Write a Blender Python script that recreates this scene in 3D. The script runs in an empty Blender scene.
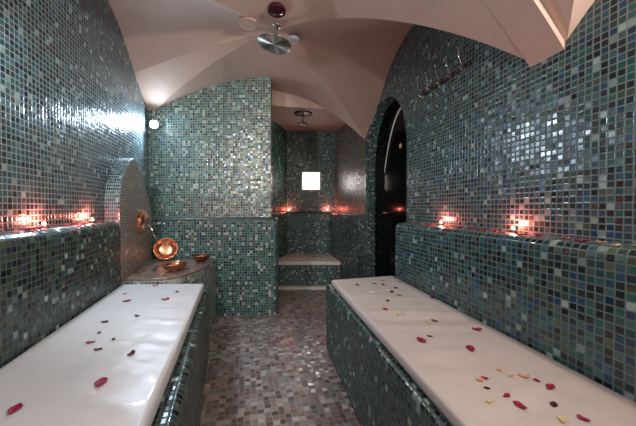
import bpy, bmesh, math, random
from mathutils import Vector, Matrix, noise
C = bpy.context.scene.collection
PI = math.pi
random.seed(7)

# ------------------------------------------------------------------ nodes
def new_mat(name):
    m = bpy.data.materials.new(name); m.use_nodes = True
    nt = m.node_tree; nt.nodes.clear()
    out = nt.nodes.new('ShaderNodeOutputMaterial')
    b = nt.nodes.new('ShaderNodeBsdfPrincipled')
    nt.links.new(b.outputs[0], out.inputs[0])
    return m, nt, b
def simple(name, col, rough=.5, metal=0, coat=0, emit=None, estr=0, noise_amt=0, nscale=30, bump=0):
    m, nt, b = new_mat(name)
    b.inputs['Base Color'].default_value = (*col, 1)
    b.inputs['Roughness'].default_value = rough
    b.inputs['Metallic'].default_value = metal
    b.inputs['Coat Weight'].default_value = coat
    if emit:
        b.inputs['Emission Color'].default_value = (*emit, 1)
        b.inputs['Emission Strength'].default_value = estr
    tc = nt.nodes.new('ShaderNodeTexCoord')
    nz = nt.nodes.new('ShaderNodeTexNoise'); nz.inputs['Scale'].default_value = nscale
    nz.inputs['Detail'].default_value = 4
    nt.links.new(tc.outputs['Object'], nz.inputs['Vector'])
    if noise_amt:
        r = nt.nodes.new('ShaderNodeValToRGB')
        a = 1 - noise_amt; c = 1 + noise_amt
        r.color_ramp.elements[0].position = .3; r.color_ramp.elements[1].position = .7
        r.color_ramp.elements[0].color = (*[x*a for x in col], 1)
        r.color_ramp.elements[1].color = (*[min(1, x*c) for x in col], 1)
        nt.links.new(nz.outputs['Fac'], r.inputs['Fac'])
        nt.links.new(r.outputs[0], b.inputs['Base Color'])
    if bump:
        bp = nt.nodes.new('ShaderNodeBump'); bp.inputs['Strength'].default_value = bump
        bp.inputs['Distance'].default_value = .01
        nt.links.new(nz.outputs['Fac'], bp.inputs['Height'])
        nt.links.new(bp.outputs[0], b.inputs['Normal'])
    return m

def mosaic(name, palette, grout, pitch=.0252, gw=.085, rough=(.12, .3), jitter=.05, film=True, vary=.35, seed=0.0, bump=.25, stone=False, spec=.62, ior=1.5):
    """square tile mosaic laid out in metres on the surface (UV in metres)"""
    m, nt, b = new_mat(name)
    N = nt.nodes.new; L = nt.links.new
    def math_(op, a, bb=None, c=None):
        n = N('ShaderNodeMath'); n.operation = op
        for i, v in enumerate((a, bb, c)):
            if v is None: continue
            if isinstance(v, (int, float)): n.inputs[i].default_value = v
            else: L(v, n.inputs[i])
        return n.outputs[0]
    uv = N('ShaderNodeUVMap'); uv.uv_map = 'UVMap'
    sc = N('ShaderNodeVectorMath'); sc.operation = 'SCALE'; sc.inputs['Scale'].default_value = 1/pitch
    L(uv.outputs[0], sc.inputs[0])
    base = sc.outputs[0]
    if stone:
        nz = N('ShaderNodeTexNoise'); nz.inputs['Scale'].default_value = .35; nz.inputs['Detail'].default_value = 1
        L(base, nz.inputs['Vector'])
        ad = N('ShaderNodeVectorMath'); ad.operation = 'MULTIPLY_ADD'
        ad.inputs[1].default_value = (.6, .6, 0)
        L(nz.outputs['Color'], ad.inputs[0]); L(base, ad.inputs[2]); base = ad.outputs[0]
    sx = N('ShaderNodeSeparateXYZ'); L(base, sx.inputs[0])
    u, v = sx.outputs[0], sx.outputs[1]
    fu, fv = math_('FLOOR', u), math_('FLOOR', v)
    cb = N('ShaderNodeCombineXYZ'); L(fu, cb.inputs[0]); L(fv, cb.inputs[1]); cb.inputs[2].default_value = seed
    wn = N('ShaderNodeTexWhiteNoise'); wn.noise_dimensions = '3D'; L(cb.outputs[0], wn.inputs['Vector'])
    wn2 = N('ShaderNodeTexWhiteNoise'); wn2.noise_dimensions = '4D'; L(cb.outputs[0], wn2.inputs['Vector']); wn2.inputs['W'].default_value = 5.3
    ru, rv = math_('FRACT', u), math_('FRACT', v)
    du = math_('MINIMUM', ru, math_('SUBTRACT', 1.0, ru)); dv = math_('MINIMUM', rv, math_('SUBTRACT', 1.0, rv))
    d = math_('MINIMUM', du, dv)
    mr = N('ShaderNodeMapRange'); mr.interpolation_type = 'SMOOTHSTEP'
    mr.inputs['From Min'].default_value = gw*.6; mr.inputs['From Max'].default_value = gw*1.4
    L(d, mr.inputs['Value']); mask = mr.outputs[0]
    # palette
    r = N('ShaderNodeValToRGB'); cr = r.color_ramp; cr.interpolation = 'CONSTANT'
    tot = sum(w for w, _ in palette); acc = 0
    for i, (w, col) in enumerate(palette):
        e = cr.elements[i] if i < 2 else cr.elements.new(min(.999, acc/tot))
        e.position = acc/tot
        e.color = (*col, 1); acc += w
    L(wn.outputs['Value'], r.inputs['Fac'])
    # value variation per tile and a slow drift in the batch of tiles
    nb = N('ShaderNodeTexNoise'); nb.inputs['Scale'].default_value = .09; L(base, nb.inputs['Vector'])
    s2 = N('ShaderNodeSeparateColor'); L(wn2.outputs['Color'], s2.inputs[0])
    val = math_('MULTIPLY_ADD', s2.outputs[0], vary*2, 1-vary)
    val = math_('MULTIPLY', val, math_('MULTIPLY_ADD', nb.outputs['Fac'], .6, .7))
    mx = N('ShaderNodeVectorMath'); mx.operation = 'SCALE'; L(r.outputs[0], mx.inputs[0]); L(val, mx.inputs['Scale'])
    mix = N('ShaderNodeMix'); mix.data_type = 'RGBA'
    mix.inputs[6].default_value = (*grout, 1); L(mx.outputs[0], mix.inputs[7]); L(mask, mix.inputs[0])
    L(mix.outputs[2], b.inputs['Base Color'])
    rr = math_('MULTIPLY_ADD', s2.outputs[1], rough[1]-rough[0], rough[0])
    rg = N('ShaderNodeMix'); rg.data_type = 'FLOAT'; rg.inputs[2].default_value = .75
    L(rr, rg.inputs[3]); L(mask, rg.inputs[0]); L(rg.outputs[0], b.inputs['Roughness'])
    b.inputs['Specular IOR Level'].default_value = .5 if stone else spec
    b.inputs['IOR'].default_value = ior
    # normals: bevelled tile edge plus a slightly different lie of every tile
    mr2 = N('ShaderNodeMapRange'); mr2.interpolation_type = 'SMOOTHSTEP'
    mr2.inputs['From Min'].default_value = gw*.5; mr2.inputs['From Max'].default_value = gw*2.2
    L(d, mr2.inputs['Value'])
    bp = N('ShaderNodeBump'); bp.inputs['Strength'].default_value = bump; bp.inputs['Distance'].default_value = .002
    L(mr2.outputs[0], bp.inputs['Height'])
    jv = N('ShaderNodeVectorMath'); jv.operation = 'MULTIPLY_ADD'
    wn3 = N('ShaderNodeTexWhiteNoise'); wn3.noise_dimensions = '4D'; L(cb.outputs[0], wn3.inputs['Vector']); wn3.inputs['W'].default_value = 9.1
    L(wn3.outputs['Color'], jv.inputs[0]); jv.inputs[1].default_value = (jitter*2,)*3; jv.inputs[2].default_value = (-jitter,)*3
    an = N('ShaderNodeVectorMath'); an.operation = 'ADD'; L(bp.outputs[0], an.inputs[0]); L(jv.outputs[0], an.inputs[1])
    nn = N('ShaderNodeVectorMath'); nn.operation = 'NORMALIZE'; L(an.outputs[0], nn.inputs[0])
    L(nn.outputs[0], b.inputs['Normal'])
    if film:
        th = math_('MULTIPLY_ADD', s2.outputs[2], 110.0, 0.0)
        L(math_('MULTIPLY', th, mask), b.inputs['Thin Film Thickness'])
        b.inputs['Thin Film IOR'].default_value = 1.38
    return m

# ------------------------------------------------------------------ mesh helpers
def link(name, me, mat, parent=None, smooth=False):
    if mat is not None: me.materials.append(mat)
    o = bpy.data.objects.new(name, me); C.objects.link(o)
    if smooth:
        for p in me.polygons: p.use_smooth = True
    if parent is not None: o.parent = parent
    return o
def tag(o, label=None, cat=None, group=None, kind=None):
    if label: o['label'] = label
    if cat: o['category'] = cat
    if group: o['group'] = group
    if kind: o['kind'] = kind
    return o
def struct(o): o['kind'] = 'structure'; return o
def empty(name, loc, rot=(0, 0, 0), label=None, cat=None, group=None):
    o = bpy.data.objects.new(name, None); C.objects.link(o); o.empty_display_size = .05
    o.location = loc; o.rotation_euler = rot
    return tag(o, label, cat, group)
def mesh_uv(name, faces):
    """faces: list of lists of (co, uv); vertices are merged by position"""
    vs = []; idx = {}; fs = []; uvs = []
    for f in faces:
        ids = []
        for co, uv in f:
            k = tuple(round(c, 5) for c in co)
            if k not in idx: idx[k] = len(vs); vs.append(co)
            ids.append(idx[k])
        if len(set(ids)) < 3: continue
        clean = []; cu = []
        for i, (co, uv) in zip(ids, f):
            if i in clean: continue
            clean.append(i); cu.append(uv)
        fs.append(clean); uvs += cu
    me = bpy.data.meshes.new(name); me.from_pydata([tuple(v) for v in vs], [], fs)
    l = me.uv_layers.new(name='UVMap')
    for i, uv in enumerate(uvs): l.data[i].uv = uv
    me.update(); return me
def round_poly(poly, rad, n=4):
    """poly: list of (x, y); rad: radius per corner (0 = sharp)"""
    out = []; N_ = len(poly)
    for i in range(N_):
        p = Vector(poly[i]); r = rad[i] if i < len(rad) else 0
        if not r: out.append((p.x, p.y)); continue
        a = Vector(poly[i-1]); c = Vector(poly[(i+1) % N_])
        da = (a-p).normalized(); dc = (c-p).normalized()
        ang = da.angle(dc); t = r/math.tan(ang/2)
        p0 = p+da*t; p1 = p+dc*t
        for k in range(n+1):
            s = k/n; q = (1-s)**2*p0 + 2*s*(1-s)*p + s*s*p1
            out.append((q.x, q.y))
    return out
def inset(poly, d):
    out = []; n = len(poly)
    for i in range(n):
        a, p, c = Vector(poly[i-1]), Vector(poly[i]), Vector(poly[(i+1) % n])
        e0 = (p-a).normalized(); e1 = (c-p).normalized()
        n0 = Vector((-e0.y, e0.x)); n1 = Vector((-e1.y, e1.x))
        b = n0+n1; k = b.length_squared
        b = b*(2/k)*.5 if k > 1e-6 else n0
        m = (n0+n1); m = m/(1+n0.dot(n1))
        out.append((p.x+m.x*d, p.y+m.y*d))
    return out
def block(name, poly, z0, z1, r=.025, steps=5, u0=0, parent=None, mat=None, nose=None):
    """solid on a plan polygon (counter-clockwise) with a bullnose top edge"""
    prof = [(0, z0)]
    for k in range(steps+1):
        a = k/steps*PI/2
        prof.append((r*(1-math.cos(a)), z1-r+r*math.sin(a)))
    n = len(poly); per = [u0]
    for i in range(n): per.append(per[-1]+(Vector(poly[(i+1) % n])-Vector(poly[i])).length)
    vv = [z0]
    for k in range(1, len(prof)): vv.append(vv[-1]+math.hypot(prof[k][0]-prof[k-1][0], prof[k][1]-prof[k-1][1]))
    rings = [[(x, y, z) for x, y in inset(poly, d)] for d, z in prof]
    faces = []
    for k in range(len(rings)-1):
        for i in range(n):
            j = (i+1) % n
            faces.append([(rings[k][i], (per[i], vv[k])), (rings[k][j], (per[i+1], vv[k])),
                          (rings[k+1][j], (per[i+1], vv[k+1])), (rings[k+1][i], (per[i], vv[k+1]))])
    e = (Vector(poly[1])-Vector(poly[0])).normalized(); p0 = Vector(poly[0])
    def pl(co):
        q = Vector(co[:2])-p0
        return (per[0]+q.dot(e), vv[-1]+q.dot(Vector((-e.y, e.x))))
    faces.append([(co, pl(co)) for co in rings[-1]])
    faces.append([((x, y, z0), (x, y)) for x, y in reversed(poly)])
    me = mesh_uv(name, faces); me.materials.append(mat)
    if nose is not None:
        me.materials.append(nose)
        for p in me.polygons:
            if min(me.vertices[i].co.z for i in p.vertices) > z1-r-.02: p.material_index = 1
    return link(name, me, None, parent)
def wallquad(a, b, z0, z1, u0=0):
    """vertical quad between plan points a and b as a face list"""
    L_ = (Vector(b)-Vector(a)).length
    return [[((*a, z0), (u0, z0)), ((*b, z0), (u0+L_, z0)), ((*b, z1), (u0+L_, z1)), ((*a, z1), (u0, z1))]]
def lathe(prof, n=32, close=False):
    bm = bmesh.new(); rings = []
    for r, z in prof:
        if r < 1e-6: rings.append([bm.verts.new((0, 0, z))])
        else: rings.append([bm.verts.new((r*math.cos(2*PI*i/n), r*math.sin(2*PI*i/n), z)) for i in range(n)])
    for a, b in zip(rings, rings[1:]):
        for i in range(n):
            j = (i+1) % n
            if len(a) == 1 and len(b) == 1: continue
            if len(a) == 1: bm.faces.new((a[0], b[j], b[i]))
            elif len(b) == 1: bm.faces.new((a[i], a[j], b[0]))
            else: bm.faces.new((a[i], a[j], b[j], b[i]))
    bmesh.ops.recalc_face_normals(bm, faces=bm.faces)
    me = bpy.data.meshes.new('lathe'); bm.to_mesh(me); bm.free(); return me
def tube(pts, rad, n=10, cap=True):
    pts = [Vector(p) for p in pts]
    if isinstance(rad, (int, float)): rad = [rad]*len(pts)
    bm = bmesh.new(); rings = []; up = Vector((0, 0, 1))
    t0 = (pts[1]-pts[0]).normalized()
    x = t0.orthogonal().normalized()
    for i, p in enumerate(pts):
        t = (pts[min(i+1, len(pts)-1)]-pts[max(i-1, 0)]).normalized()
        x = (x-t*x.dot(t)).normalized(); y = t.cross(x)
        rings.append([bm.verts.new(p+(x*math.cos(2*PI*k/n)+y*math.sin(2*PI*k/n))*rad[i]) for k in range(n)])
    for a, b in zip(rings, rings[1:]):
        for k in range(n):
            j = (k+1) % n; bm.faces.new((a[k], a[j], b[j], b[k]))
    if cap: bm.faces.new(list(reversed(rings[0]))); bm.faces.new(rings[-1])
    me = bpy.data.meshes.new('tube'); bm.to_mesh(me); bm.free(); return me
def joined(meshes, mats=None):
    bm = bmesh.new()
    for me in meshes: bm.from_mesh(me)
    out = bpy.data.meshes.new('joined'); bm.to_mesh(out); bm.free(); return out
def xform(me, M):
    me.transform(M); return me
def bevel_box(sx, sy, sz, r=.004, seg=2):
    bm = bmesh.new(); bmesh.ops.create_cube(bm, size=1)
    bmesh.ops.scale(bm, vec=(sx, sy, sz), verts=bm.verts)
    bmesh.ops.bevel(bm, geom=bm.edges[:], offset=r, segments=seg, affect='EDGES', profile=.5)
    me = bpy.data.meshes.new('box'); bm.to_mesh(me); bm.free(); return me

# ------------------------------------------------------------------ materials
GR = (.30, .36, .34)
pal_left = [(20, (.007, .016, .030)), (16, (.015, .058, .08)), (15, (.022, .095, .11)), (12, (.045, .12, .135)), (10, (.02, .055, .045)), (8, (.07, .15, .15)), (7, (.012, .02, .018)), (7, (.06, .085, .06)), (6, (.28, .40, .38))]
pal_ledge = [(30, (.006, .010, .012)), (14, (.02, .045, .05)), (15, (.035, .075, .05)), (12, (.06, .085, .045)), (10, (.03, .03, .03)), (10, (.015, .05, .07)), (7, (.05, .10, .08)), (5, (.26, .36, .33))]
pal_right = [(22, (.007, .020, .026)), (14, (.015, .07, .08)), (14, (.015, .10, .085)), (9, (.055, .085, .05)), (9, (.012, .06, .13)), (9, (.05, .11, .10)), (8, (.02, .035, .03)), (5, (.025, .07, .12)), (6, (.28, .40, .37))]
pal_mid = [(15, (.010, .035, .037)), (17, (.018, .13, .105)), (18, (.035, .20, .155)), (13, (.06, .27, .21)), (12, (.025, .12, .14)), (8, (.10, .21, .09)), (6, (.02, .07, .11)), (11, (.40, .58, .48))]
pal_brown = [(18, (.08, .07, .062)), (18, (.12, .105, .092)), (16, (.16, .135, .115)), (10, (.09, .105, .095)), (10, (.19, .17, .15)), (4, (.3, .28, .25))]
pal_floor = [(16, (.17, .12, .105)), (16, (.24, .18, .16)), (14, (.12, .085, .075)), (12, (.30, .25, .23)), (10, (.22, .22, .23)), (10, (.34, .32, .31)), (7, (.16, .15, .16)), (5, (.40, .37, .35))]
M_left = mosaic('mosaic_left', pal_left, (.25, .33, .355), seed=1, rough=(.10, .24), film=False)
M_ledge = mosaic('mosaic_bench', pal_ledge, (.095, .12, .115), seed=2, spec=.35, film=False, gw=.07)
M_right = mosaic('mosaic_right', pal_right, (.20, .245, .235), seed=3, jitter=.055, film=False, rough=(.17, .30), spec=.5, ior=1.62)
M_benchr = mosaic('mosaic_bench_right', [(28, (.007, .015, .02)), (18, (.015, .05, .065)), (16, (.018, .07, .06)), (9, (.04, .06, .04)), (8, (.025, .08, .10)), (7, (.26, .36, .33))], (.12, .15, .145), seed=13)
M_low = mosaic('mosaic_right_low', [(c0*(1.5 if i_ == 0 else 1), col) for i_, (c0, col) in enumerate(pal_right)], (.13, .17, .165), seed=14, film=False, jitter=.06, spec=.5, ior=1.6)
M_mid = mosaic('mosaic_green', [(k_, (c_[0]*1.1, c_[1]*.92, c_[2]*1.04)) for k_, c_ in pal_mid], (.30, .38, .34), seed=4, jitter=.085, rough=(.22, .40), spec=.5, ior=2.6)
M_brown = mosaic('mosaic_brown', pal_brown, (.50, .46, .42), seed=5, pitch=.0200, film=False, rough=(.2, .4))
M_shelf = mosaic('mosaic_pearl', [(10, (.10, .22, .19)), (10, (.30, .36, .33)), (8, (.2, .2, .18)), (6, (.03, .06, .06)), (8, (.38, .42, .38))], (.38, .38, .35), seed=6, pitch=.0252)
M_floor = mosaic('mosaic_floor', pal_floor, (.30, .265, .25), pitch=.033, gw=.05, seed=8, film=False, rough=(.14, .42), jitter=.05, vary=.14, bump=.3, stone=True)
M_green = mosaic('mosaic_green_matt', [(k_, (c_[0]*1.1, c_[1]*.76, c_[2]*.92)) for k_, c_ in pal_mid], (.21, .265, .25), seed=15, jitter=.05, rough=(.2, .38), spec=.45, ior=1.5)
M_taupe = mosaic('mosaic_taupe', pal_brown, (.26, .24, .22), seed=16, film=False, jitter=.05, rough=(.2, .32), ior=1.7, spec=.5)  # brownish palette paints in the light this oblique alcove wall reflects
M_nose = mosaic('mosaic_dark_nose', [(10, (.006, .02, .02)), (8, (.01, .035, .03)), (4, (.02, .06, .05))], (.06, .085, .08), seed=11, rough=(.35, .5), film=False)  # darker tiles for the rounded edge and top of some ledges
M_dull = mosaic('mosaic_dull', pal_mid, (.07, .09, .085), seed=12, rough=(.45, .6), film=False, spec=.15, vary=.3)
M_plaster = simple('plaster', (.66, .50, .42), .62, noise_amt=.035, nscale=5, bump=.04)
M_vinyl = simple('white_vinyl', (.63, .65, .665), .38, coat=.1, noise_amt=.02, nscale=14, bump=.05)
M_cream = simple('cream_vinyl', (.56, .51, .48), .46, coat=.05, noise_amt=.03, nscale=10, bump=.05)
M_marble = simple('marble', (.80, .77, .72), .3, noise_amt=.06, nscale=16)
M_stone = simple('shelf_stone', (.22, .155, .13), .25, noise_amt=.25, nscale=22, coat=.2)
M_copper = simple('copper', (.80, .40, .24), .26, 1, noise_amt=.10, nscale=30, bump=.05)
M_copper_dark = simple('aged_copper', (.36, .15, .09), .32, 1, noise_amt=.3, nscale=40, bump=.2)
M_chrome = simple('chrome', (.8, .8, .8), .1, 1)
M_pale = simple('pale_satin', (.9, .85, .83), .5, 0)
M_steel = simple('steel', (.45, .47, .44), .26, 1)
M_wood = simple('rail_wood', (.09, .05, .04), .4, noise_amt=.3, nscale=40)
M_black = simple('black_glass', (.003, .003, .004), .09)
M_black.node_tree.nodes['Principled BSDF'].inputs['Specular IOR Level'].default_value = .1
M_dark_brown = simple('dark_brown', (.06, .04, .035), .4, .6)
M_ruby = simple('ruby_glass', (.055, .004, .016), .12, coat=.6)
M_white = simple('white_enamel', (.55, .54, .58), .35)
M_frame = simple('white_frame', (.42, .39, .37), .4)
M_wax = simple('wax', (.85, .80, .72), .5)
M_flame = simple('flame', (1, .6, .3), .5, emit=(1, .42, .3), estr=18)
M_lamp = simple('lamp_lens', (1, 1, 1), .5, emit=(.78, .88, 1), estr=220)
M_lamp2 = simple('warm_lens', (1, 1, 1), .5, emit=(1, .9, .82), estr=14)
M_pane = simple('lit_pane', (1, 1, 1), .5, emit=(1, .93, .9), estr=8)
PM = {'r': simple('petal_red', (.26, .003, .04), .6, noise_amt=.3, nscale=120),
      'd': simple('petal_dark', (.07, .005, .015), .5, noise_amt=.3, nscale=120),
      'k': simple('petal_wilted', (.035, .008, .014), .5, noise_amt=.3, nscale=120),
      'w': simple('petal_white', (.8, .76, .72), .5),
      'o': simple('petal_peach', (.68, .30, .16), .5, noise_amt=.2, nscale=120),
      'y': simple('petal_yellow', (.62, .47, .22), .5, noise_amt=.2, nscale=120)}

# ------------------------------------------------------------------ plan
def along(p, ang, y):            # point on a plan line through p with direction ang (deg from +Y) at the given y
    return (p[0]+math.tan(math.radians(ang))*(y-p[1]), y)
PL, AL = (-1.346, 1.973), -16.2   # front of the left ledge
PR, AR = (.583, 2.232), -11.0     # front of the right ledge
WL, AWL = (-1.705, 2.93), -15.3    # left wall
WR = (.779, 2.27)                 # right wall
YB = -1.1
def TL(y): return along(WL, AWL, y)
def TR(y): return along(WR, AR, y)
BL, BR, FR, FL = (-1.735, 2.985), (.56, 3.45), (.972, 1.33), (-1.19, .85)

# floor
a = math.radians(14); ca, sa = math.cos(a), math.sin(a)
def fuv(x, y): return (x*ca+y*sa, -x*sa+y*ca)
q = [(-2.2, -1.3), (1.9, -1.3), (1.9, 4.9), (-2.2, 4.9)]
fl = link('floor', mesh_uv('floor', [[((x, y, 0), fuv(x, y)) for x, y in q]]), M_floor); struct(fl)

# left wall, upper
struct(link('wall_left', mesh_uv('wl', wallquad(TL(-1.15), TL(3.25), 0, 3.0)), M_left))
# rear wall
struct(link('wall_rear', mesh_uv('wr', wallquad((1.6, YB), (-.9, YB), 0, 3.0)), M_right))
# left ledge wall
struct(block('wall_left_ledge', [along(PL, AL, YB), along(PL, AL, 1.975), (TL(1.97)[0]-.02, 1.95), (TL(YB)[0]-.02, YB)][::1], 0, .952, .042, mat=M_ledge))

# right wall with the arched doorway
def s2r(s): # metres along the right wall from y = -1.15 going back
    p0 = TR(-1.15); d = math.radians(AR)
    return (p0[0]+math.sin(d)*s, p0[1]+math.cos(d)*s)
cosr = math.cos(math.radians(AR))
def y2s(y): return (y+1.15)/cosr
sA, sB = y2s(2.44), y2s(3.405)        # near and far jamb
sm = (sA+sB)/2; hw = (sB-sA)/2
def arch(s):
    t = min(1, abs(s-sm)/hw)
    return 1.50+.62*(1-t**2.3)**.5
F = []
def colq(s0, s1, za, zb, zt):
    F.append([((*s2r(s0), za), (s0, za)), ((*s2r(s1), zb), (s1, zb)), ((*s2r(s1), zt), (s1, zt)), ((*s2r(s0), zt), (s0, zt))])
colq(0, sA, 0, 0, 3.0)
NS = 40
ss = [sm-hw*math.cos(PI*k/NS) for k in range(NS+1)]
for s0, s1 in zip(ss, ss[1:]): colq(s0, s1, arch(s0), arch(s1), 3.0)
colq(sB, sB+.03, 0, 0, 3.0)
nR = Vector((math.cos(math.radians(AR)), -math.sin(math.radians(AR))))
DEP = .12
struct(link('wall_right', mesh_uv('wright', F), M_right)); F = []
outline = [(sA, 0)]+[(s, arch(s)) for s in ss]+[(sB, 0)]
u = 0
for (s0, z0), (s1, z1) in zip(outline, outline[1:]):
    l = math.hypot(s1-s0, z1-z0); p, q2 = s2r(s0), s2r(s1)
    pb, qb = (p[0]+nR.x*DEP, p[1]+nR.y*DEP), (q2[0]+nR.x*DEP, q2[1]+nR.y*DEP)
    F.append([((*p, z0), (0, u)), ((*q2, z1), (0, u+l)), ((*qb, z1), (DEP, u+l)), ((*pb, z0), (DEP, u))])
    u += l
struct(link('wall_doorway_reveal', mesh_uv('reveal', F), M_green))
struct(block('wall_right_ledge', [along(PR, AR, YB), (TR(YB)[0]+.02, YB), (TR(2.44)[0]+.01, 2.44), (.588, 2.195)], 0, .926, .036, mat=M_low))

# door: black arched leaf in the opening
door = empty('door_1', (*s2r(sm), 0)); door['kind'] = 'structure'
def at_door(me, name, mat, smooth=False):
    o = link(name, me, mat, door, smooth); return o
dd = math.radians(AR)
Mloc = Matrix.Rotation(0, 4, 'Z')
def dl(s, off, z):   # local to door empty
    p = s2r(s); b0 = s2r(sm)
    return (p[0]-b0[0]+nR.x*off, p[1]-b0[1]+nR.y*off, z)
bm = bmesh.new()
ol = [(sm-hw-.05, 0)]+[(sm+(s-sm)*1.1, arch(s)+.05) for s in ss]+[(sm+hw+.05, 0)]
fr = [bm.verts.new(dl(s, DEP, z)) for s, z in ol]; bk = [bm.verts.new(dl(s, DEP+.04, z)) for s, z in ol]
bm.faces.new(fr); bm.faces.new(list(reversed(bk)))
for i in range(len(fr)): bm.faces.new((fr[i], bk[i], bk[(i+1) % len(fr)], fr[(i+1) % len(fr)]))
bmesh.ops.recalc_face_normals(bm, faces=bm.faces)
me = bpy.data.meshes.new('leaf'); bm.to_mesh(me); bm.free()
at_door(me, 'door_leaf', M_black)
arcpts = []
for k in range(19):
    t = k/18; ys = 3.12+(2.70-3.12)*t**1.25
    zz = 1.42+.58*math.sin(min(1, t)*PI/2)**1.0 if t > 0 else 1.42
    arcpts.append(dl(y2s(ys), DEP-.012, zz))
at_door(tube(arcpts, [.005+.006*(k/18) for k in range(19)], 8), 'pale_arc', M_pale, True)  # thin pale curve just in front of the leaf
hd = joined([tube([dl(y2s(3.08), DEP-.05, .99), dl(y2s(2.97), DEP-.05, .99)], .008), tube([dl(y2s(3.08), DEP, .99), dl(y2s(3.08), DEP-.05, .99)], .009)])
at_door(hd, 'door_handle', M_steel, True)
at_door(xform(lathe([(0, -.03), (.012, -.026), (.017, -.01), (.019, .01), (.014, .024), (0, .03)], 16), Matrix.Translation(dl(y2s(2.735), DEP-.02, 1.628))), 'amber_fitting', simple('amber_metal', (.75, .5, .22), .3, 1), True)  # small amber piece high on the leaf

# partition on the back left
pl = round_poly([(-1.69, 2.75), (-.405, 2.80), (-.405, 2.99), (-1.69, 2.97)], [0, .035, .02, 0])
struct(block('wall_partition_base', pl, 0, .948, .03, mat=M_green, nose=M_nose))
pu = round_poly([(-1.80, 2.925), (-.469, 2.905), (-.469, 2.985), (-1.80, 3.005)], [0, .012, .01, 0], 3)
struct(block('wall_partition', pu, .90, 2.75, .01, u0=.01, mat=M_mid))

# alcove
ALW = [(-.76, 3.10), (-.485, 4.5)]
ARW = [(.26, 4.5), (.565, 3.40)]
struct(link('wall_alcove_left', mesh_uv('al', wallquad(ALW[0], ALW[1], 0, 2.4)), M_dull))
struct(link('wall_alcove_right', mesh_uv('ar', wallquad(ARW[0], ARW[1], 0, 2.4)), M_taupe))
wx0, wx1, wz0, wz1 = -.252, .037, 1.318, 1.600
F = []
F += wallquad((-.52, 4.5), (wx0, 4.5), 0, 2.4, 0)
F += wallquad((wx0, 4.5), (wx1, 4.5), 0, wz0, .256)
F += wallquad((wx0, 4.5), (wx1, 4.5), wz1, 2.4, .256)
F += wallquad((wx1, 4.5), (.30, 4.5), 0, 2.4, .567)
struct(link('wall_back', mesh_uv('bk', F), M_green))
win = empty('window_1', ((wx0+wx1)/2, 4.5, wz0)); win['kind'] = 'structure'
F = []
wd = .09; W = wx1-wx0; Hh = wz1-wz0
P = [(-W/2, 0), (W/2, 0), (W/2, Hh), (-W/2, Hh)]
bm = bmesh.new()
ring = lambda k, y: [bm.verts.new((x*k, y, Hh/2+(z-Hh/2)*k)) for x, z in P]
r0, r1, r2, r3 = ring(1.06, -.008), ring(.93, -.008), ring(.86, wd), ring(1.06, .004)
for A_, B_ in ((r0, r1), (r1, r2), (r3, r0)):
    for i in range(4): bm.faces.new((A_[i], A_[(i+1) % 4], B_[(i+1) % 4], B_[i]))
bmesh.ops.recalc_face_normals(bm, faces=bm.faces)
me = bpy.data.meshes.new('wf'); bm.to_mesh(me); bm.free()
link('window_frame', me, M_frame, win)
me = bpy.data.meshes.new('wp'); me.from_pydata([(-W/2, wd-.004, 0), (W/2, wd-.004, 0), (W/2, wd-.004, Hh), (-W/2, wd-.004, Hh)], [], [(0, 1, 2, 3)])
link('window_pane', me, M_pane, win)
# lower, thicker parts of the alcove walls
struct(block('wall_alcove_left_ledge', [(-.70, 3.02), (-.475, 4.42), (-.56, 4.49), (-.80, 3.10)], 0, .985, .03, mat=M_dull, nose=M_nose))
struct(block('wall_alcove_right_ledge', [(.47, 3.405), (.575, 3.44), (.31, 4.49), (.19, 4.42), (.297, 3.75)], 0, .965, .02, mat=M_right))
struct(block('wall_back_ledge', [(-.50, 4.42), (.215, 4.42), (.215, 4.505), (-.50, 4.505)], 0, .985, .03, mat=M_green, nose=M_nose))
# ceiling of the alcove and the plastered head above its opening
def pmesh(name, vs, fs, mat, sm=False):
    me = bpy.data.meshes.new(name); me.from_pydata(vs, [], fs); me.update(); return link(name, me, mat, None, sm)
lx0 = (-.80, BL[1]+(BR[1]-BL[1])*(-.80-BL[0])/(BR[0]-BL[0])); 
struct(pmesh('ceiling_alcove', [(*lx0, 2.175), (.62, 3.46, 2.175), (.34, 4.55, 2.235), (-.56, 4.55, 2.235)], [(0, 1, 2, 3)], M_plaster))
struct(pmesh('wall_lintel', [(-.80, lx0[1], 2.175), (.60, 3.458, 2.175), (.60, 3.458, 2.7), (-.80, lx0[1], 2.7)], [(0, 1, 2, 3)], M_plaster))

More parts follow.
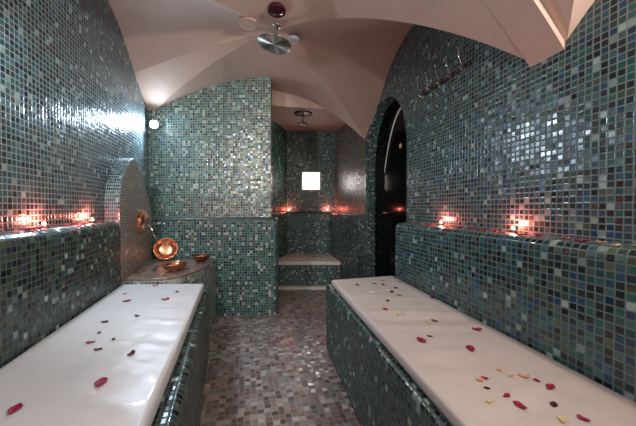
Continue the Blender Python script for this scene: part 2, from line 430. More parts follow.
# ------------------------------------------------------------------ vaults
def vault(bl, br, fr_, fl_, zs, c, g, name, N_=48):
    """groin vault over the quad; zs springing heights (bl, br, fr, fl); c crown height; g crown rise at (left, right, back, front)"""
    SC = .60
    def bil(a, b, c_, d, u, v):   # u -1..1 left-right, v -1..1 front-back
        s, t = (u+1)/2, (v+1)/2
        return (a*(1-s)+b*s)*t+(d*(1-s)+c_*s)*(1-t)
    def crown(u, v):
        f = lambda x: max(0, x)**2
        return c+g[0]*f(-u)+g[1]*f(u)+g[2]*f(v)+g[3]*f(-v)
    def prof(t, e=2.0): return 1-abs(t)**e
    def z_(u, v):
        e_ = 1.68 if v < 0 else 1.95
        au, av = abs(u), abs(v); m = max(au, av)
        base = bil(zs[0], zs[1], zs[2], zs[3], u, v)
        if au >= av and m > 0:                      # side webs, folded between crease and groin
            r = av/au
            if v < 0: f = prof(av, e_)+.30*au*(1-r*r)
            elif r <= SC: f = prof(av, e_)+.30*au*(1-(r/SC)**2)
            else:
                w = (r-SC)/(1-SC); f = prof(SC*au, e_)*(1-w)+prof(au, e_)*w
        else: f = prof(au, e_)
        return base+(crown(u, v)-base)*f
    def loc(u, v):
        return (bil(bl[0], br[0], fr_[0], fl_[0], u, v), bil(bl[1], br[1], fr_[1], fl_[1], u, v))
    # four webs, each its own fan grid so that groins and creases stay crisp
    verts = []; faces = []; idx = {}
    def V(u, v):
        k = (round(u, 5), round(v, 5))
        if k not in idx: idx[k] = len(verts); verts.append((*loc(u, v), z_(u, v)))
        return idx[k]
    rs = sorted(set([-1+2*i/32 for i in range(33)]+[-SC, SC]))
    for web in range(4):
        for i in range(N_):
            m0, m1 = i/N_, (i+1)/N_
            for ra, rb in zip(rs, rs[1:]):
                def P_(m, r):
                    if web == 0: return V(-m, m*r)
                    if web == 1: return V(m, m*r)
                    if web == 2: return V(m*r, m)
                    return V(m*r, -m)
                q_ = [P_(m0, ra), P_(m1, ra), P_(m1, rb), P_(m0, rb)]
                qq = []
                for x in q_:
                    if x not in qq: qq.append(x)
                if len(qq) >= 3: faces.append(qq)
    bm = bmesh.new(); vs = [bm.verts.new(v) for v in verts]
    for f in faces:
        try: bm.faces.new([vs[i] for i in f])
        except ValueError: pass
    bmesh.ops.recalc_face_normals(bm, faces=bm.faces)
    for e in bm.edges:
        if len(e.link_faces) == 2 and e.calc_face_angle(0) > .09: e.smooth = False
    for f in bm.faces: f.smooth = True
    me = bpy.data.meshes.new(name); bm.to_mesh(me); bm.free()
    return struct(link(name, me, M_plaster))
def ext(p, q, k=.04):   # push a corner slightly into the walls
    return (p[0]+(p[0]-q[0])*k, p[1]+(p[1]-q[1])*k)
vault(BL, BR, FR, FL, (1.98, 1.84, 1.70, 1.84), 2.335, (.03, -.0, .01, .03), 'ceiling_vault')
# transverse band arch between the two bays
BW = .15
FR2, FL2 = (FR[0]+.03, FR[1]-BW), (FL[0]+.04, FL[1]-BW)
def bandz(u): 
    s = (u+1)/2; base = 1.84*(1-s)+1.70*s
    return base+(2.36-base)*(1-abs(u)**1.9)
vs = []; fs = []; NB = 60
for i in range(NB+1):
    u_ = -1+2*i/NB; s = i/NB
    zz = bandz(u_)-.035
    pf = (FL[0]*(1-s)+FR[0]*s, FL[1]*(1-s)+FR[1]*s); pb = (FL2[0]*(1-s)+FR2[0]*s, FL2[1]*(1-s)+FR2[1]*s)
    vs += [(*pf, zz+.12), (*pf, zz), (*pb, zz), (*pb, zz+.12)]
    if i:
        o_ = (i-1)*4
        for k in range(3): fs.append((o_+k, o_+k+1, o_+k+5, o_+k+4))
struct(pmesh('trim_1', vs, fs, M_plaster))
RR, RL = TR(-1.12), TL(-1.12)
vault(FL2, FR2, RR, RL, (1.84, 1.70, 1.70, 1.84), 2.38, (.08, .0, .0, .0), 'ceiling_rear_vault', 24)

# ------------------------------------------------------------------ benches
lb = empty('tiled_bench', (-.75, 1.1, 0), label='low mosaic-tiled bench carrying the white mattress along the left wall', cat='bench')
def bench_block(root, poly, z1, mat, name='bench_body', z0=0, r=.022, u0=0):
    o = block(name, poly, z0, z1, r, mat=mat, u0=u0); o.parent = root; o.location = -Vector(root.location); return o
bench_block(lb, [(-.168, .10), (-.795, 2.105), (-.90, 2.10), (-1.03, 1.994), (-1.346, 1.994), (-.799, .10)], .464, M_ledge)
rb = empty('tiled_bench', (.55, 1.2, 0), label='low mosaic-tiled bench carrying the cream mattress along the right wall', cat='bench')
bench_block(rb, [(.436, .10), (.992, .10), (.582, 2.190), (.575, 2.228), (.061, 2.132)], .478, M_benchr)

def mattress(root, quad, z0, z1, folds, mat, name='cushion', seed=0, amp=.0035, wr=2.3):
    """quad: near-front, far-front, far-back, near-back in plan"""
    A_, B_, C_, D_ = [Vector(p) for p in quad]
    NU, NV = 40, 90; r = .011; e = .022
    bm = bmesh.new(); grid = []
    us = [0, .012, .03, .06]+[.06+(.88)*i/NU for i in range(1, NU)]+[.94, .97, .988, 1]
    L_ = ((B_-A_).length+(C_-D_).length)/2; Wd = (B_-C_).length
    ds = [0, .004, .010, .020]
    def seq(L__, n):
        a_ = [d/L__ for d in ds]; return a_+[ds[-1]/L__+(1-2*ds[-1]/L__)*i/n for i in range(1, n)]+[1-x for x in reversed(a_)]
    su, sv = seq(Wd, NU), seq(L_, NV)
    def edge(d):
        if d >= r: return 0
        return r-math.sqrt(max(0, r*r-(r-d)**2))
    for iv, v in enumerate(sv):
        row = []
        for iu, u_ in enumerate(su):
            p = (A_*(1-u_)+D_*u_)*(1-v)+(B_*(1-u_)+C_*u_)*v
            d = min(u_*Wd, (1-u_)*Wd, v*L_, (1-v)*L_)
            z = z1-edge(d)
            k = min(1, d/.04)
            q_ = Vector((p.x*5, p.y*5, seed))
            z += k*amp*noise.noise(q_)+k*amp*.5*noise.noise(q_*2.7)
            for (fv, fa, fw, sl, u0, u1) in folds:
                c_ = fv+sl*(u_-.5)+.008*noise.noise(Vector((u_*4, fv*9, seed)))
                w_ = max(0, min(1, (u_-u0)/.15))*max(0, min(1, (u1-u_)/.15))
                z += wr*k*w_*fa*math.exp(-((v-c_)*L_/(fw*.75))**2)
            row.append(bm.verts.new((p.x-root.location.x, p.y-root.location.y, z)))
        grid.append(row)
    for i in range(len(sv)-1):
        for j in range(len(su)-1):
            bm.faces.new((grid[i][j], grid[i][j+1], grid[i+1][j+1], grid[i+1][j]))
    # sides
    loop = grid[0]+[g[-1] for g in grid[1:]]+list(reversed(grid[-1][:-1]))+[g[0] for g in reversed(grid[1:-1])]
    prev = loop
    cen = (A_+B_+C_+D_)/4
    for zz, bul in ((z0+(z1-z0)*.55, .004), (z0+.014, .003), (z0+.003, -.004), (z0+.001, -.02)):
        nx = []
        for vtx in loop:
            p = Vector((vtx.co.x+root.location.x, vtx.co.y+root.location.y)); dr = (p-cen).normalized()
            nx.append(bm.verts.new((vtx.co.x+dr.x*bul, vtx.co.y+dr.y*bul, zz)))
        for i in range(len(loop)):
            j = (i+1) % len(loop); bm.faces.new((prev[i], nx[i], nx[j], prev[j]))
        prev = nx
    bm.faces.new(prev)
    bmesh.ops.recalc_face_normals(bm, faces=bm.faces)
    me = bpy.data.meshes.new(name); bm.to_mesh(me); bm.free()
    return link(name, me, mat, root, True)
ml = empty('mattress', (-.75, 1.1, 0), label='white vinyl mattress pad on the left bench, strewn with petals', cat='mattress')
mattress(ml, [(-.257, .12), (-.787, 1.992), (-1.338, 1.972), (-.800, .12)], .4645, .52,
         [(.44, .0035, .012, .05, .0, .55), (.49, -.003, .012, .06, .0, .6), (.53, .0045, .014, .03, .0, .6), (.58, -.003, .010, .08, .0, .5), (.66, .004, .012, .04, 0, .5), (.72, .003, .012, -.03, 0, .45), (.78, .0025, .01, .05, 0, .5), (.36, .0035, .014, .06, 0, .5), (.3, -.0025, .012, .05, 0, .4)], M_vinyl, seed=1, wr=1.25)
mr_ = empty('mattress', (.55, 1.2, 0), label='cream vinyl mattress pad with wrinkles on the right bench', cat='mattress')
mattress(mr_, [(.452, .12), (.098, 2.086), (.574, 2.222), (.980, .12)], .4785, .522,
         [(.60, -.007, .016, -.05, 0, 1), (.64, .006, .018, -.06, .0, 1), (.555, .005, .016, -.04, 0, 1), (.46, .0035, .012, .03, .0, .6), (.34, .004, .014, .06, .3, 1), (.31, -.004, .012, .05, .0, .9), (.75, .003, .014, -.04, .3, 1), (.83, -.0025, .012, -.03, 0, .7), (.40, -.003, .014, -.05, 0, .5)], M_cream, seed=4)

# alcove bench
ab = empty('alcove_bench', (-.1, 4.0, 0), label='small tiled bench with a pale stone seat at the back of the alcove', cat='bench')
bench_block(ab, [(-.570, 3.78), (.286, 3.78), (.188, 4.41), (-.474, 4.41)], .30, M_green)
bench_block(ab, [(-.578, 3.745), (.293, 3.745), (.188, 4.412), (-.472, 4.412)], .345, M_marble, 'seat', .300, .012)
bench_block(ab, [(-.586, 3.68), (.290, 3.68), (.285, 3.778), (-.572, 3.778)], .03, M_marble, 'plinth', 0, .008)

# ------------------------------------------------------------------ arched mosaic panel above the basin corner
dL = Vector((math.sin(math.radians(AL)), math.cos(math.radians(AL)))); nL = Vector((dL.y, -dL.x))
ctrl = [(1.968, 0), (1.968, 1.05), (1.976, 1.14), (2.005, 1.215), (2.055, 1.285), (2.12, 1.345), (2.20, 1.395), (2.275, 1.428), (2.34, 1.395), (2.43, 1.33), (2.52, 1.25), (2.61, 1.15), (2.68, 1.06), (2.73, .97), (2.745, .9), (2.745, 0)]
F = []; back = []
front = []
for y, z in ctrl:
    p = along(PL, AL, y); front.append((p[0], p[1], z, (y-1.968)/math.cos(math.radians(AL))))
    pb = Vector(p)-nL*((p[0]-TL(p[1])[0])/(nL.x-nL.y*math.tan(math.radians(AWL)))-.002)
    back.append((pb.x, pb.y, z))
NP = len(front)
cen = (along(PL, AL, 2.3), 1.0)
# front face as strips between left and right sides
tri = [((x, y, z), (s, z)) for x, y, z, s in front]
F.append(tri[::-1])
u = 0
for i in range(NP-1):
    a_, b_ = front[i], front[i+1]
    l = (Vector(b_[:3])-Vector(a_[:3])).length
    F.append([(a_[:3], (0, u)), (b_[:3], (0, u+l)), (back[i+1], (.19, u+l)), (back[i], (.19, u))])
    u += l
me = mesh_uv('panel', F); me.materials.append(M_brown); me.materials.append(M_left)
for p in me.polygons: p.material_index = 0 if len(p.vertices) > 4 else 1
bmx = bmesh.new(); bmx.from_mesh(me); bmesh.ops.recalc_face_normals(bmx, faces=bmx.faces); bmx.to_mesh(me); bmx.free()
pan = bpy.data.objects.new('arched_panel', me); C.objects.link(pan)
tag(pan, 'pointed-arch panel of fine brown mosaic rising behind the tap in the left corner', 'wall panel')

# corner shelf
sh = empty('corner_shelf', (-1.2, 2.3, 0), label='curved stone-topped corner shelf with pearly tile edge holding the copper bowls', cat='shelf')
front_curve = [(-1.355, 1.999), (-1.27, 1.998), (-1.16, 2.0), (-1.06, 2.03), (-.99, 2.10), (-.955, 2.22), (-.945, 2.38), (-.955, 2.55), (-.985, 2.76)]
poly = front_curve+[(-1.568, 2.755)]
poly = poly[:]  # counter-clockwise
o = block('shelf_body', poly, 0, .535, .012, mat=M_shelf); o.parent = sh; o.location = -Vector(sh.location)
o = block('shelf_top', inset(poly, -.0), .5355, .553, .008, mat=M_stone); o.parent = sh; o.location = -Vector(sh.location)

# ------------------------------------------------------------------ copper bowls
def bowl(name, loc, rot, R, h, mat, label, handle=False, t=.004, foot=True):
    root = empty(name, loc, rot, label, 'bowl')
    prof = [(0, .004), (R*.45, .004), (R*.78, h*.28), (R*.94, h*.65), (R, h), (R+.006, h+.002), (R+.004, h+.006), (R-.003, h+.003), (R*.92, h*.68), (R*.75, h*.32), (R*.43, .009), (0, .009)]
    link('body', lathe([(r, z) for r, z in prof], 40), mat, root, True)
    if foot: link('foot_ring', lathe([(R*.45, .005), (R*.47, 0), (R*.42, 0), (R*.40, .005)], 32), mat, root, True)
    if handle:
        pts = [(-R*.98-.028*math.sin(PI*k/8), 0, h*.85-.03*(k/8)) for k in range(9)]
        link('handle', tube(pts, .0035), mat, root, True)
    return root
bowl('copper_bowl', (-1.44, 2.735, .651), (math.radians(78), 0, math.radians(28)), .095, .05, M_copper, 'bright copper bowl standing on its edge, open side to the room, on the corner shelf', foot=False)
bowl('copper_bowl', (-1.125, 2.27, .5535), (0, 0, .3), .094, .05, M_copper, 'low copper bowl with a loop handle at the front of the corner shelf', True)
bowl('copper_bowl', (-1.055, 2.62, .5535), (0, 0, 0), .070, .055, M_copper_dark, 'dark aged copper bowl at the back right of the corner shelf')
pc = Vector(along(PL, AL, 2.40))+nL*.054
bowl('copper_bowl', (pc.x, pc.y, .918), (0, math.radians(-80), math.atan2(nL.y, nL.x)), .10, .06, M_copper, 'copper bowl hung upright over the tap on the brown arched panel', foot=False)

# tap
tp0 = Vector(along(PL, AL, 2.50))
tap = empty('mixer_tap', (tp0.x, tp0.y, .885), (0, 0, math.atan2(nL.y, nL.x)), 'small chrome two-handled wall tap on the brown arched panel', 'tap')
# local x = out of the panel, y = along it (towards the back)
link('tap_body', joined([tube([(.035, -.14, 0), (.035, .17, 0)], .012, 14), tube([(0, -.05, 0), (.035, -.05, 0)], .011, 12), tube([(0, .06, 0), (.035, .06, 0)], .011, 12)]), M_chrome, tap, True)
link('spout', tube([(.035, 0, 0), (.055, 0, -.02), (.062, 0, -.055), (.075, 0, -.09), (.10, 0, -.115)], .008, 12), M_chrome, tap, True)
for s_ in (-1, 1):
    y = .16
    if s_ < 0:
        link('tap_handle', joined([tube([(.035, -.13, 0), (.045, -.18, .004), (.05, -.22, -.004), (.05, -.255, .004)], [.011, .009, .008, .007], 10), tube([(.05, -.215, -.03), (.05, -.215, .03)], .006, 8)]), M_chrome, tap, True)
        continue
    hm = joined([tube([(.035, y, 0), (.075, y+s_*.01, .012), (.115, y+s_*.02, .008)], [.011, .008, .007], 10), xform(lathe([(0, -.009), (.009, -.004), (.009, .004), (0, .009)], 12), Matrix.Translation((.12, y+s_*.021, .006))), tube([(.04, y, -.025), (.04, y, .03)], .006, 8)])
    link('tap_handle', hm, M_chrome, tap, True)

# ------------------------------------------------------------------ ceiling fittings
def shower(loc, R, drop, label, mat, tilt=(0, 0, 0), disc_r=.03, disc_mat=None, lens=True):
    root = empty('shower_head', loc, tilt, label, 'shower head')
    link('ceiling_disc', lathe([(0, 0), (disc_r, 0), (disc_r, -.006), (disc_r*.8, -.012), (0, -.012)], 32), disc_mat or M_chrome, root, True)
    link('stem', tube([(0, 0, -.005), (0, 0, -drop+.02)], .009, 12), M_chrome, root, True)
    hd_ = xform(lathe([(0, .022), (.016, .02), (.02, .008), (R*.5, .004), (R*.96, 0), (R, -.005), (R*.97, -.010), (R*.9, -.009), (0, -.009)], 48), Matrix.Translation((0, 0, -drop)))
    link('rose_head', hd_, mat, root, True)
    pr = [(R*.88, -.009)]
    for k in range(9):
        q0 = R*(.86-.09*k)
        pr += [(q0, -.0095), (q0-.001, -.0125), (q0-R*.03, -.0125), (q0-R*.03-.001, -.0095)]
    pr.append((0, -.0095))
    link('spray_plate', xform(lathe(pr, 48), Matrix.Translation((0, 0, -drop))), mat, root, True)
    return root
shower((-.290, 2.07, 2.328), .118, .130, 'large round chrome shower head hanging from the crown of the main vault', M_steel, (math.radians(-3), math.radians(7), 0))
shower((-.18, 3.52, 2.18), .058, .115, 'small chrome shower head under the alcove ceiling', M_chrome, disc_r=.112, disc_mat=M_dark_brown)  # wide dark disc on the ceiling above the small head
# ruby boss
def disc_fitting(name, loc, R, mat, label, cat, rim=M_dark_brown, rot=(0, 0, 0), dome=.012, rimw=.008):
    root = empty(name, loc, rot, label, cat)
    link('rim', lathe([(R-rimw, .01), (R-rimw, -.006), (R-.002, -.008), (R, 0), (R, .02)], 40), rim, root, True)
    link('lens', lathe([(R-rimw+.001, -.002), (R*.7, -.002-dome*.5), (R*.35, -.002-dome*.9), (0, -.002-dome)], 40), mat, root, True)
    return root
disc_fitting('ceiling_boss', (-.268, 1.905, 2.318), .058, M_ruby, 'round dark ruby glass boss in the crown of the vault', 'ceiling fitting', M_ruby, (0, 0, 0), .010, .003)
disc_fitting('ceiling_cover', (-.185, 2.25, 2.326), .043, M_white, 'small white round cover plate beside the large shower head', 'ceiling fitting', M_white, (0, 0, 0), .004)
disc_fitting('downlight', (-.485, 2.03, 2.318), .062, M_plaster, 'flush plaster-coloured downlight ring left of the large shower head', 'ceiling fitting', M_plaster, (0, 0, 0), .003, .004)

# ------------------------------------------------------------------ hook rail
rp0, rp1 = Vector((.797, 2.18, 1.898)), Vector((.886, 1.717, 1.882))
mid = (rp0+rp1)/2
hk = empty('hook_rail', mid, (0, 0, 0), 'dark wooden rail with five chrome coat hooks high on the right wall', 'hook rail')
dirw = (rp1-rp0).normalized(); nw = -Vector((nR.x, nR.y, 0)); Lr = (rp1-rp0).length
rot = Matrix((dirw, nw, Vector((0, 0, 1)))).transposed().to_4x4()
me = bevel_box(Lr+.04, .014, .026, .004); me.transform(rot); me.transform(Matrix.Translation(nw*.008))
link('rail', me, M_wood, hk)
for i in range(5):
    c0 = dirw*((i-2)*Lr/4.15)+nw*.016
    h1 = tube([c0, c0+nw*.03+Vector((0, 0, .01)), c0+nw*.045+Vector((0, 0, .05)), c0+nw*.05+Vector((0, 0, .085))], [.0055, .005, .0045, .004], 8)
    bl_ = xform(lathe([(0, -.009), (.007, -.005), (.009, 0), (.007, .005), (0, .009)], 12), Matrix.Translation(c0+nw*.051+Vector((0, 0, .092))))
    h2 = tube([c0-Vector((0, 0, .005)), c0+nw*.02-Vector((0, 0, .028)), c0+nw*.034-Vector((0, 0, .02)), c0+nw*.036-Vector((0, 0, .006))], .0045, 8)
    link('hook', joined([h1, bl_, h2]), M_chrome, hk, True)

# ------------------------------------------------------------------ lamps
def spot_lamp(loc, rz, label, power, col, lens, R=.036, rad=.05, cone=170, pitch=0):
    root = empty('spotlight', loc, (0, 0, rz), label, 'spotlight')
    # local -Y is the direction it shines
    link('housing', xform(lathe([(0, .05), (R*.9, .05), (R*1.15, .03), (R*1.2, -.004), (R*1.05, -.006), (R, -.002)], 28), Matrix.Rotation(math.radians(-90), 4, 'X')), M_white, root, True)
    link('lens', xform(lathe([(R, -.002), (R*.7, -.008), (0, -.012)], 28), Matrix.Rotation(math.radians(-90), 4, 'X')), lens, root, True)
    ld = bpy.data.lights.new('lamp_light', 'SPOT'); ld.energy = power; ld.color = col; ld.shadow_soft_size = rad
    ld.spot_size = math.radians(cone); ld.spot_blend = .7
    lo = bpy.data.objects.new('lamp_light', ld); C.objects.link(lo); lo.parent = root; lo.location = (0, -.02, 0); lo.rotation_euler = (math.radians(-90+pitch), 0, 0)
    return root
# local: profile z becomes -y after the rotation => lens faces +y, so turn by 180 degrees
spot_lamp((-1.615, 2.87, 1.862), math.radians(30), 'brilliant cool white spotlight in the back left corner under the vault', 42, (.58, .78, 1), M_lamp, cone=125, pitch=33)
spot_lamp((-.44, -1.03, 1.84), math.radians(180), 'spotlight on the rear wall behind the viewpoint', 32, (1, .88, .80), M_lamp2, cone=165)
spot_lamp((-1.12, .78, 1.80), math.radians(163), 'spotlight on the left wall beside the viewpoint, outside the photo', 62, (.90, .96, 1), M_lamp2, cone=110, pitch=30)
spot_lamp((1.17, .05, 1.90), math.radians(-110), 'spotlight on the right wall behind the viewpoint', 88, (1, .86, .77), M_lamp2, cone=175)

# ------------------------------------------------------------------ candles
candle0 = None
def candle(loc, label, group, power=1.15):
    global candle0
    if candle0 is None:
        r = empty('tealight_candle', loc, label=label, cat='candle')
        link('cup', lathe([(0, 0), (.019, 0), (.0195, .014), (.0185, .014), (.018, .002), (0, .002)], 24), M_steel, r, True)
        link('wax', lathe([(0, .011), (.018, .011), (.018, .003), (0, .003)], 24), M_wax, r, True)
        link('flame', lathe([(0, .012), (.005, .0135), (.0075, .017), (.0055, .022), (.002, .026), (0, .0275)], 14), M_flame, r, True)
        candle0 = r
    else:
        r = candle0.copy(); C.objects.link(r); r.location = loc
        for ch in list(candle0.children):
            if ch.type == 'LIGHT': continue
            c = ch.copy(); C.objects.link(c); c.parent = r
    r['label'] = label; r['group'] = group
    ld = bpy.data.lights.new('candle_light', 'POINT'); ld.energy = power; ld.color = (1, .17, .12); ld.shadow_soft_size = .012
    lo = bpy.data.objects.new('candle_light', ld); C.objects.link(lo); lo.parent = r; lo.location = (0, 0, .04)
    return r
G1 = 'tealight candles on the tiled ledges'
candle((-1.222, 1.293, .9525), 'tealight burning beside the red petals at the near end of the left ledge', G1)
candle((-1.345, 1.728, .9525), 'tealight burning at the far end of the left ledge, nearest the arched panel', G1)
candle((.817, 1.925, .9265), 'tealight burning at the far end of the right ledge, nearest the doorway', G1)
candle((.923, 1.371, .9265), 'tealight burning midway along the right ledge, farther from the doorway', G1)
candle((-.455, 4.445, .9855), 'tealight burning in the left corner of the alcove ledge', G1, .9)
candle((.14, 4.46, .9855), 'tealight burning in the right corner of the alcove ledge', G1, .9)

# ------------------------------------------------------------------ petals
def petal_mesh(seed, curl):
    rnd = random.Random(seed); bm = bmesh.new(); NU, NV = 8, 6; g = []
    L_, W_ = .031, .021
    for i in range(NU+1):
        t = i/NU; w = W_*.5*(math.sin(PI*min(1, t*.93+.05))**.6)*(.55+.75*t); row = []
        for j in range(NV+1):
            s = -1+2*j/NV
            x = (t-.5)*L_-(.003*s*s if t > .8 else 0); y = s*w
            z = curl*(s*s*.005+((t-.45)**2)*.022)+.0012*math.sin(s*5+t*7+seed)+.0015
            row.append(bm.verts.new((x, y, z)))
        g.append(row)
    for i in range(NU):
        for j in range(NV): bm.faces.new((g[i][j], g[i+1][j], g[i+1][j+1], g[i][j+1]))
    bmesh.ops.recalc_face_normals(bm, faces=bm.faces)
    bmesh.ops.solidify(bm, geom=bm.faces[:], thickness=.0006)
    me = bpy.data.meshes.new('petal'); bm.to_mesh(me); bm.free()
    lo = min(v.co.z for v in me.vertices)
    for v in me.vertices: v.co.z -= lo
    for p in me.polygons: p.use_smooth = True
    return me
protos = {}
for c_ in PM:
    for k in range(3):
        me = petal_mesh(k*5+ord(c_), .32+.2*k); me.materials.append(PM[c_]); protos[(c_, k)] = me
cnt = [0]
bpy.context.view_layer.update()
dg = bpy.context.evaluated_depsgraph_get()
def petals(items, z, group, labels, snap=None):
    for i, (x, y, s, c_) in enumerate(items):
        k = cnt[0] % 3; cnt[0] += 1
        o = bpy.data.objects.new('rose_petal', protos[(c_, k)]); C.objects.link(o)
        zz = z
        if snap is not None:
            # rest on the highest point of the cushion under the petal
            zs_ = []
            for ox in (-.01, 0, .01):
                for oy in (-.01, 0, .01):
                    hit = snap.ray_cast(Vector((x+ox*s-snap_root.x, y+oy*s-snap_root.y, 1)), Vector((0, 0, -1)))
                    if hit[0]: zs_.append(hit[1].z)
            if zs_: zz = sum(zs_)/len(zs_)+.0004
        o.location = (x, y, zz); o.rotation_euler = (random.uniform(-.04, .04), random.uniform(-.04, .04), random.uniform(0, 2*PI)); o.scale = (s*1.12,)*3
        tag(o, labels[i] if i < len(labels) else labels[-1], 'petal', group)
PETALS_LEFT = [(-1.088,1.930,1.10,'r'), (-0.873,1.787,0.90,'r'), (-0.862,1.631,1.20,'r'), (-1.167,1.741,0.70,'d'), (-1.062,1.604,1.20,'r'), (-0.868,1.381,0.80,'d'), (-0.973,1.314,1.00,'d'), (-0.908,1.194,0.60,'d'), (-0.804,1.131,0.60,'d'), (-0.877,1.108,0.90,'r'), (-0.807,1.055,0.80,'d'), (-0.664,1.023,0.90,'d'), (-0.644,0.851,1.35,'r'), (-0.775,0.732,1.15,'r')]
LL = ['crimson petal at the far edge of the left mattress, in front of the corner shelf',
      'small crimson petal near the far right corner of the left mattress',
      'crimson petal, aisle side of left mattress, third red one from its far end',
      'tiny dark petal at the far left corner of the left mattress, by the wall',
      'crimson petal beside a tiny dark one by the wall, far end of left mattress',
      'small dark petal alone in the middle of the far half of the left mattress',
      'dark red petal by the wall halfway down the left mattress',
      'tiny dark petal just above the cluster in the middle of the left mattress',
      'tiny dark petal on the right of the cluster in the middle of the left mattress',
      'crimson petal on the left of the cluster in the middle of the left mattress',
      'small dark petal at the near end of the cluster in mid left mattress',
      'forked dark petal near the aisle edge of the left mattress',
      'large bright crimson petal on the near half of the left mattress',
      'large crimson petal nearest the bottom left of the photo, on the left mattress']
cush = {o.parent['label'][:5]: o for o in bpy.data.objects if o.name.startswith('cushion')}
snap_root = Vector(ml.location)
petals(PETALS_LEFT, .52, 'rose petals on the left mattress', LL, cush['white'])
PETALS_RIGHT = [(0.265,1.940,1.00,'r'), (0.384,1.973,0.80,'d'), (0.464,2.060,0.70,'r'), (0.440,1.950,1.00,'r'), (0.572,2.016,0.70,'d'), (0.500,1.863,1.00,'d'), (0.453,1.772,1.10,'k'), (0.480,1.709,0.90,'r'), (0.322,1.745,1.20,'w'), (0.388,1.604,0.90,'d'), (0.343,1.468,1.00,'r'), (0.656,1.660,1.00,'d'), (0.387,1.394,0.80,'y'), (0.415,1.407,0.70,'y'), (0.531,1.314,0.90,'k'), (0.497,1.294,0.80,'y'), (0.402,1.118,1.30,'r'), (0.449,1.155,0.60,'d'), (0.676,1.222,1.10,'r'), (0.558,1.051,1.25,'r'), (0.489,0.864,0.80,'o'), (0.506,0.872,0.60,'r'), (0.486,0.825,0.55,'k'), (0.584,0.920,0.80,'y'), (0.633,0.879,0.85,'o'), (0.656,0.859,0.60,'r'), (0.666,0.823,.95,'r'), (0.518,0.787,0.65,'r'), (0.530,0.753,.95,'r'), (0.627,0.761,0.75,'k'), (0.459,0.766,0.6,'y'), (0.598,0.700,0.8,'y'), (0.653,0.705,0.75,'r'), (0.594,0.881,0.5,'o')]
RL_ = ['crimson petal near the far aisle corner of the right mattress',
       'small dark petal near the far edge of the right mattress, left of a red pair',
       'tiny crimson petal at the far edge of the right mattress, behind a larger red one',
       'crimson petal in front of a tiny red one, far edge of right mattress',
       'tiny dark petal in the far wall corner of the right mattress',
       'dark red petal just beyond the almost black one on the right mattress',
       'almost black curled petal at the far end of the right mattress',
       'crimson petal right beside the almost black curled one on the right mattress',
       'single white petal at the far end of the right mattress',
       'dark petal before the first deep wrinkle of the right mattress',
       'crimson petal on the aisle side just beyond the first deep wrinkle of the right mattress',
       'dark petal by the wall on the far half of the right mattress',
       'left one of the pair of dry yellow petals in the wrinkles of the right mattress',
       'right one of the pair of dry yellow petals in the wrinkles of the right mattress',
       'almost black petal in the middle of the right mattress beside a yellow one',
       'dry yellow petal beside an almost black one in the middle of the right mattress',
       'crimson petal with a tiny one beside it, aisle side of right mattress middle',
       'tiny dark petal beside a large crimson one in the middle of the right mattress',
       'crimson petal close to the wall halfway down the right mattress',
       'large oval crimson petal in the middle of the near half of the right mattress',
       'peach petal touching a small red one near the aisle edge of the right mattress',
       'small red petal touching a peach one near the aisle edge of the right mattress',
       'tiny almost black petal in front of the peach and red pair on the right mattress',
       'pale yellow petal lying farthest of the near scatter on the right mattress',
       'large peach petal in the near scatter of the right mattress, left of two crimson ones',
       'small crimson petal between the peach petal and the big crimson one near the wall',
       'big crimson petal nearest the wall in the near scatter of the right mattress',
       'small crimson petal left of a larger one, near scatter of right mattress',
       'larger crimson petal in the middle of the near scatter of the right mattress',
       'almost black petal in the near scatter of the right mattress',
       'yellow petal nearest the aisle in the near scatter of the right mattress',
       'yellow petal at the bottom edge of the photo on the right mattress',
       'crimson petal nearest the bottom right of the photo on the right mattress',
       'tiny peach petal between the pale yellow and the large peach one on the right mattress']
snap_root = Vector(mr_.location)
petals(PETALS_RIGHT, .52, 'rose petals on the right mattress', RL_, cush['cream'])
snap_root = Vector((0, 0, 0))
petals([(-1.150,1.150,1.6,'r'), (-1.170,1.225,1.5,'r'), (-1.185,1.114,1.0,'d')], .9525, 'rose petals at the near end of the left ledge',
       ['petal in the red cluster before the nearer tealight on the left ledge'])
petals([(-1.275,1.406,0.9,'d'), (-1.260,1.448,1.0,'r'), (-1.299,1.545,1.0,'r'), (-1.271,1.576,0.9,'d'), (-1.300,1.640,0.8,'d')], .9525, 'rose petals along the middle of the left ledge',
       ['petal strewn between the two tealights on the left ledge'])
petals([(-1.382,1.847,0.8,'r')], .9525, 'rose petals on the left ledge', ['red petal on the left ledge beyond its farthest tealight, by the arched panel'])
petals([(0.676,2.259,1.0,'d'), (0.712,2.211,0.9,'d'), (0.700,2.070,0.8,'r'), (0.730,2.008,0.9,'o'), (0.760,1.950,1.1,'r'), (0.725,1.90,1.0,'r')], .9265, 'rose petals at the doorway end of the right ledge',
       ['petal strewn on the right ledge between the doorway and the first tealight'])
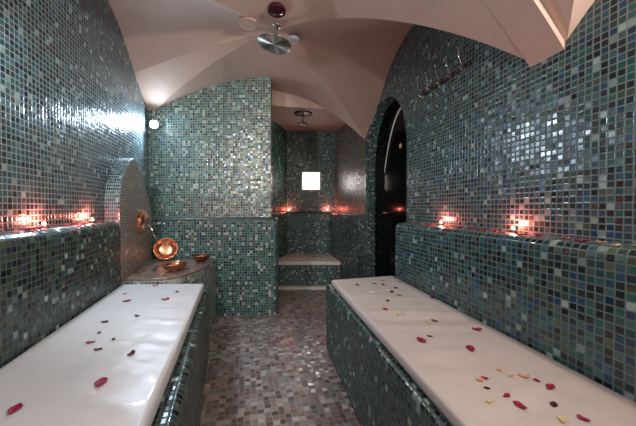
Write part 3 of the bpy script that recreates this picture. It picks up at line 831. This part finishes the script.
petals([(0.758,1.70,1.0,'r'), (0.80,1.64,1.1,'r'), (0.832,1.578,1.0,'r'), (0.829,1.50,0.9,'d'), (0.825,1.44,1.0,'r'), (0.842,1.382,1.1,'r'), (0.85,1.33,0.9,'r')], .9265, 'rose petals between the tealights of the right ledge',
       ['petal strewn on the right ledge between its two tealights'])
petals([(0.840,1.20,1.3,'r'), (0.886,1.165,0.9,'r'), (0.904,1.053,0.9,'o'), (0.890,0.975,1.2,'r'), (0.914,0.935,0.8,'o'), (0.898,0.871,0.9,'y'), (0.931,0.840,0.9,'y')], .9265, 'rose petals at the near end of the right ledge',
       ['big red petal right in front of the nearer tealight on the right ledge', 'small red petal just on the near side of the nearer tealight on the right ledge',
        'peach petal alone on the near end of the right ledge', 'big red petal next to a small peach one, near end of right ledge',
        'small peach petal next to a big red one, near end of right ledge', 'yellow petal at the edge of the near end of the right ledge', 'yellow petal by the right edge of the photo on the right ledge'])
rnd = random.Random(5)
petals([(-.42+.075*i+rnd.uniform(-.02, .02), 3.88+rnd.uniform(0, .4), .9, rnd.choice('kdd')) for i in range(9)], .3455, 'petals on the alcove bench', ['dark petal scattered on the pale seat of the alcove bench'])
petals([(-1.30,2.30,1.1,'d'), (-1.27,2.24,1.1,'k'), (-1.33,2.40,1.2,'d'), (-1.25,2.36,1.1,'k'), (-1.30,2.50,1.0,'r')], .5535, 'petals on the corner shelf', ['dark red petal in the heap on the corner shelf, left of the handled bowl'])

# ------------------------------------------------------------------ world, camera
w = bpy.data.worlds.new('world'); bpy.context.scene.world = w; w.use_nodes = True
w.node_tree.nodes['Background'].inputs[0].default_value = (.02, .02, .025, 1)
cam = bpy.data.cameras.new('camera'); cam.lens = 290/636*36; cam.sensor_width = 36; cam.clip_start = .02
co = bpy.data.objects.new('camera', cam); C.objects.link(co); co.location = (0, 0, 1.04)
co.rotation_euler = (math.radians(90)-math.atan(5/290), 0, 0)
bpy.context.scene.camera = co
vs_ = bpy.context.scene.view_settings
vs_.view_transform = 'Standard'; vs_.look = 'None'; vs_.gamma = 1; vs_.use_curve_mapping = False
vs_.exposure = 0.5
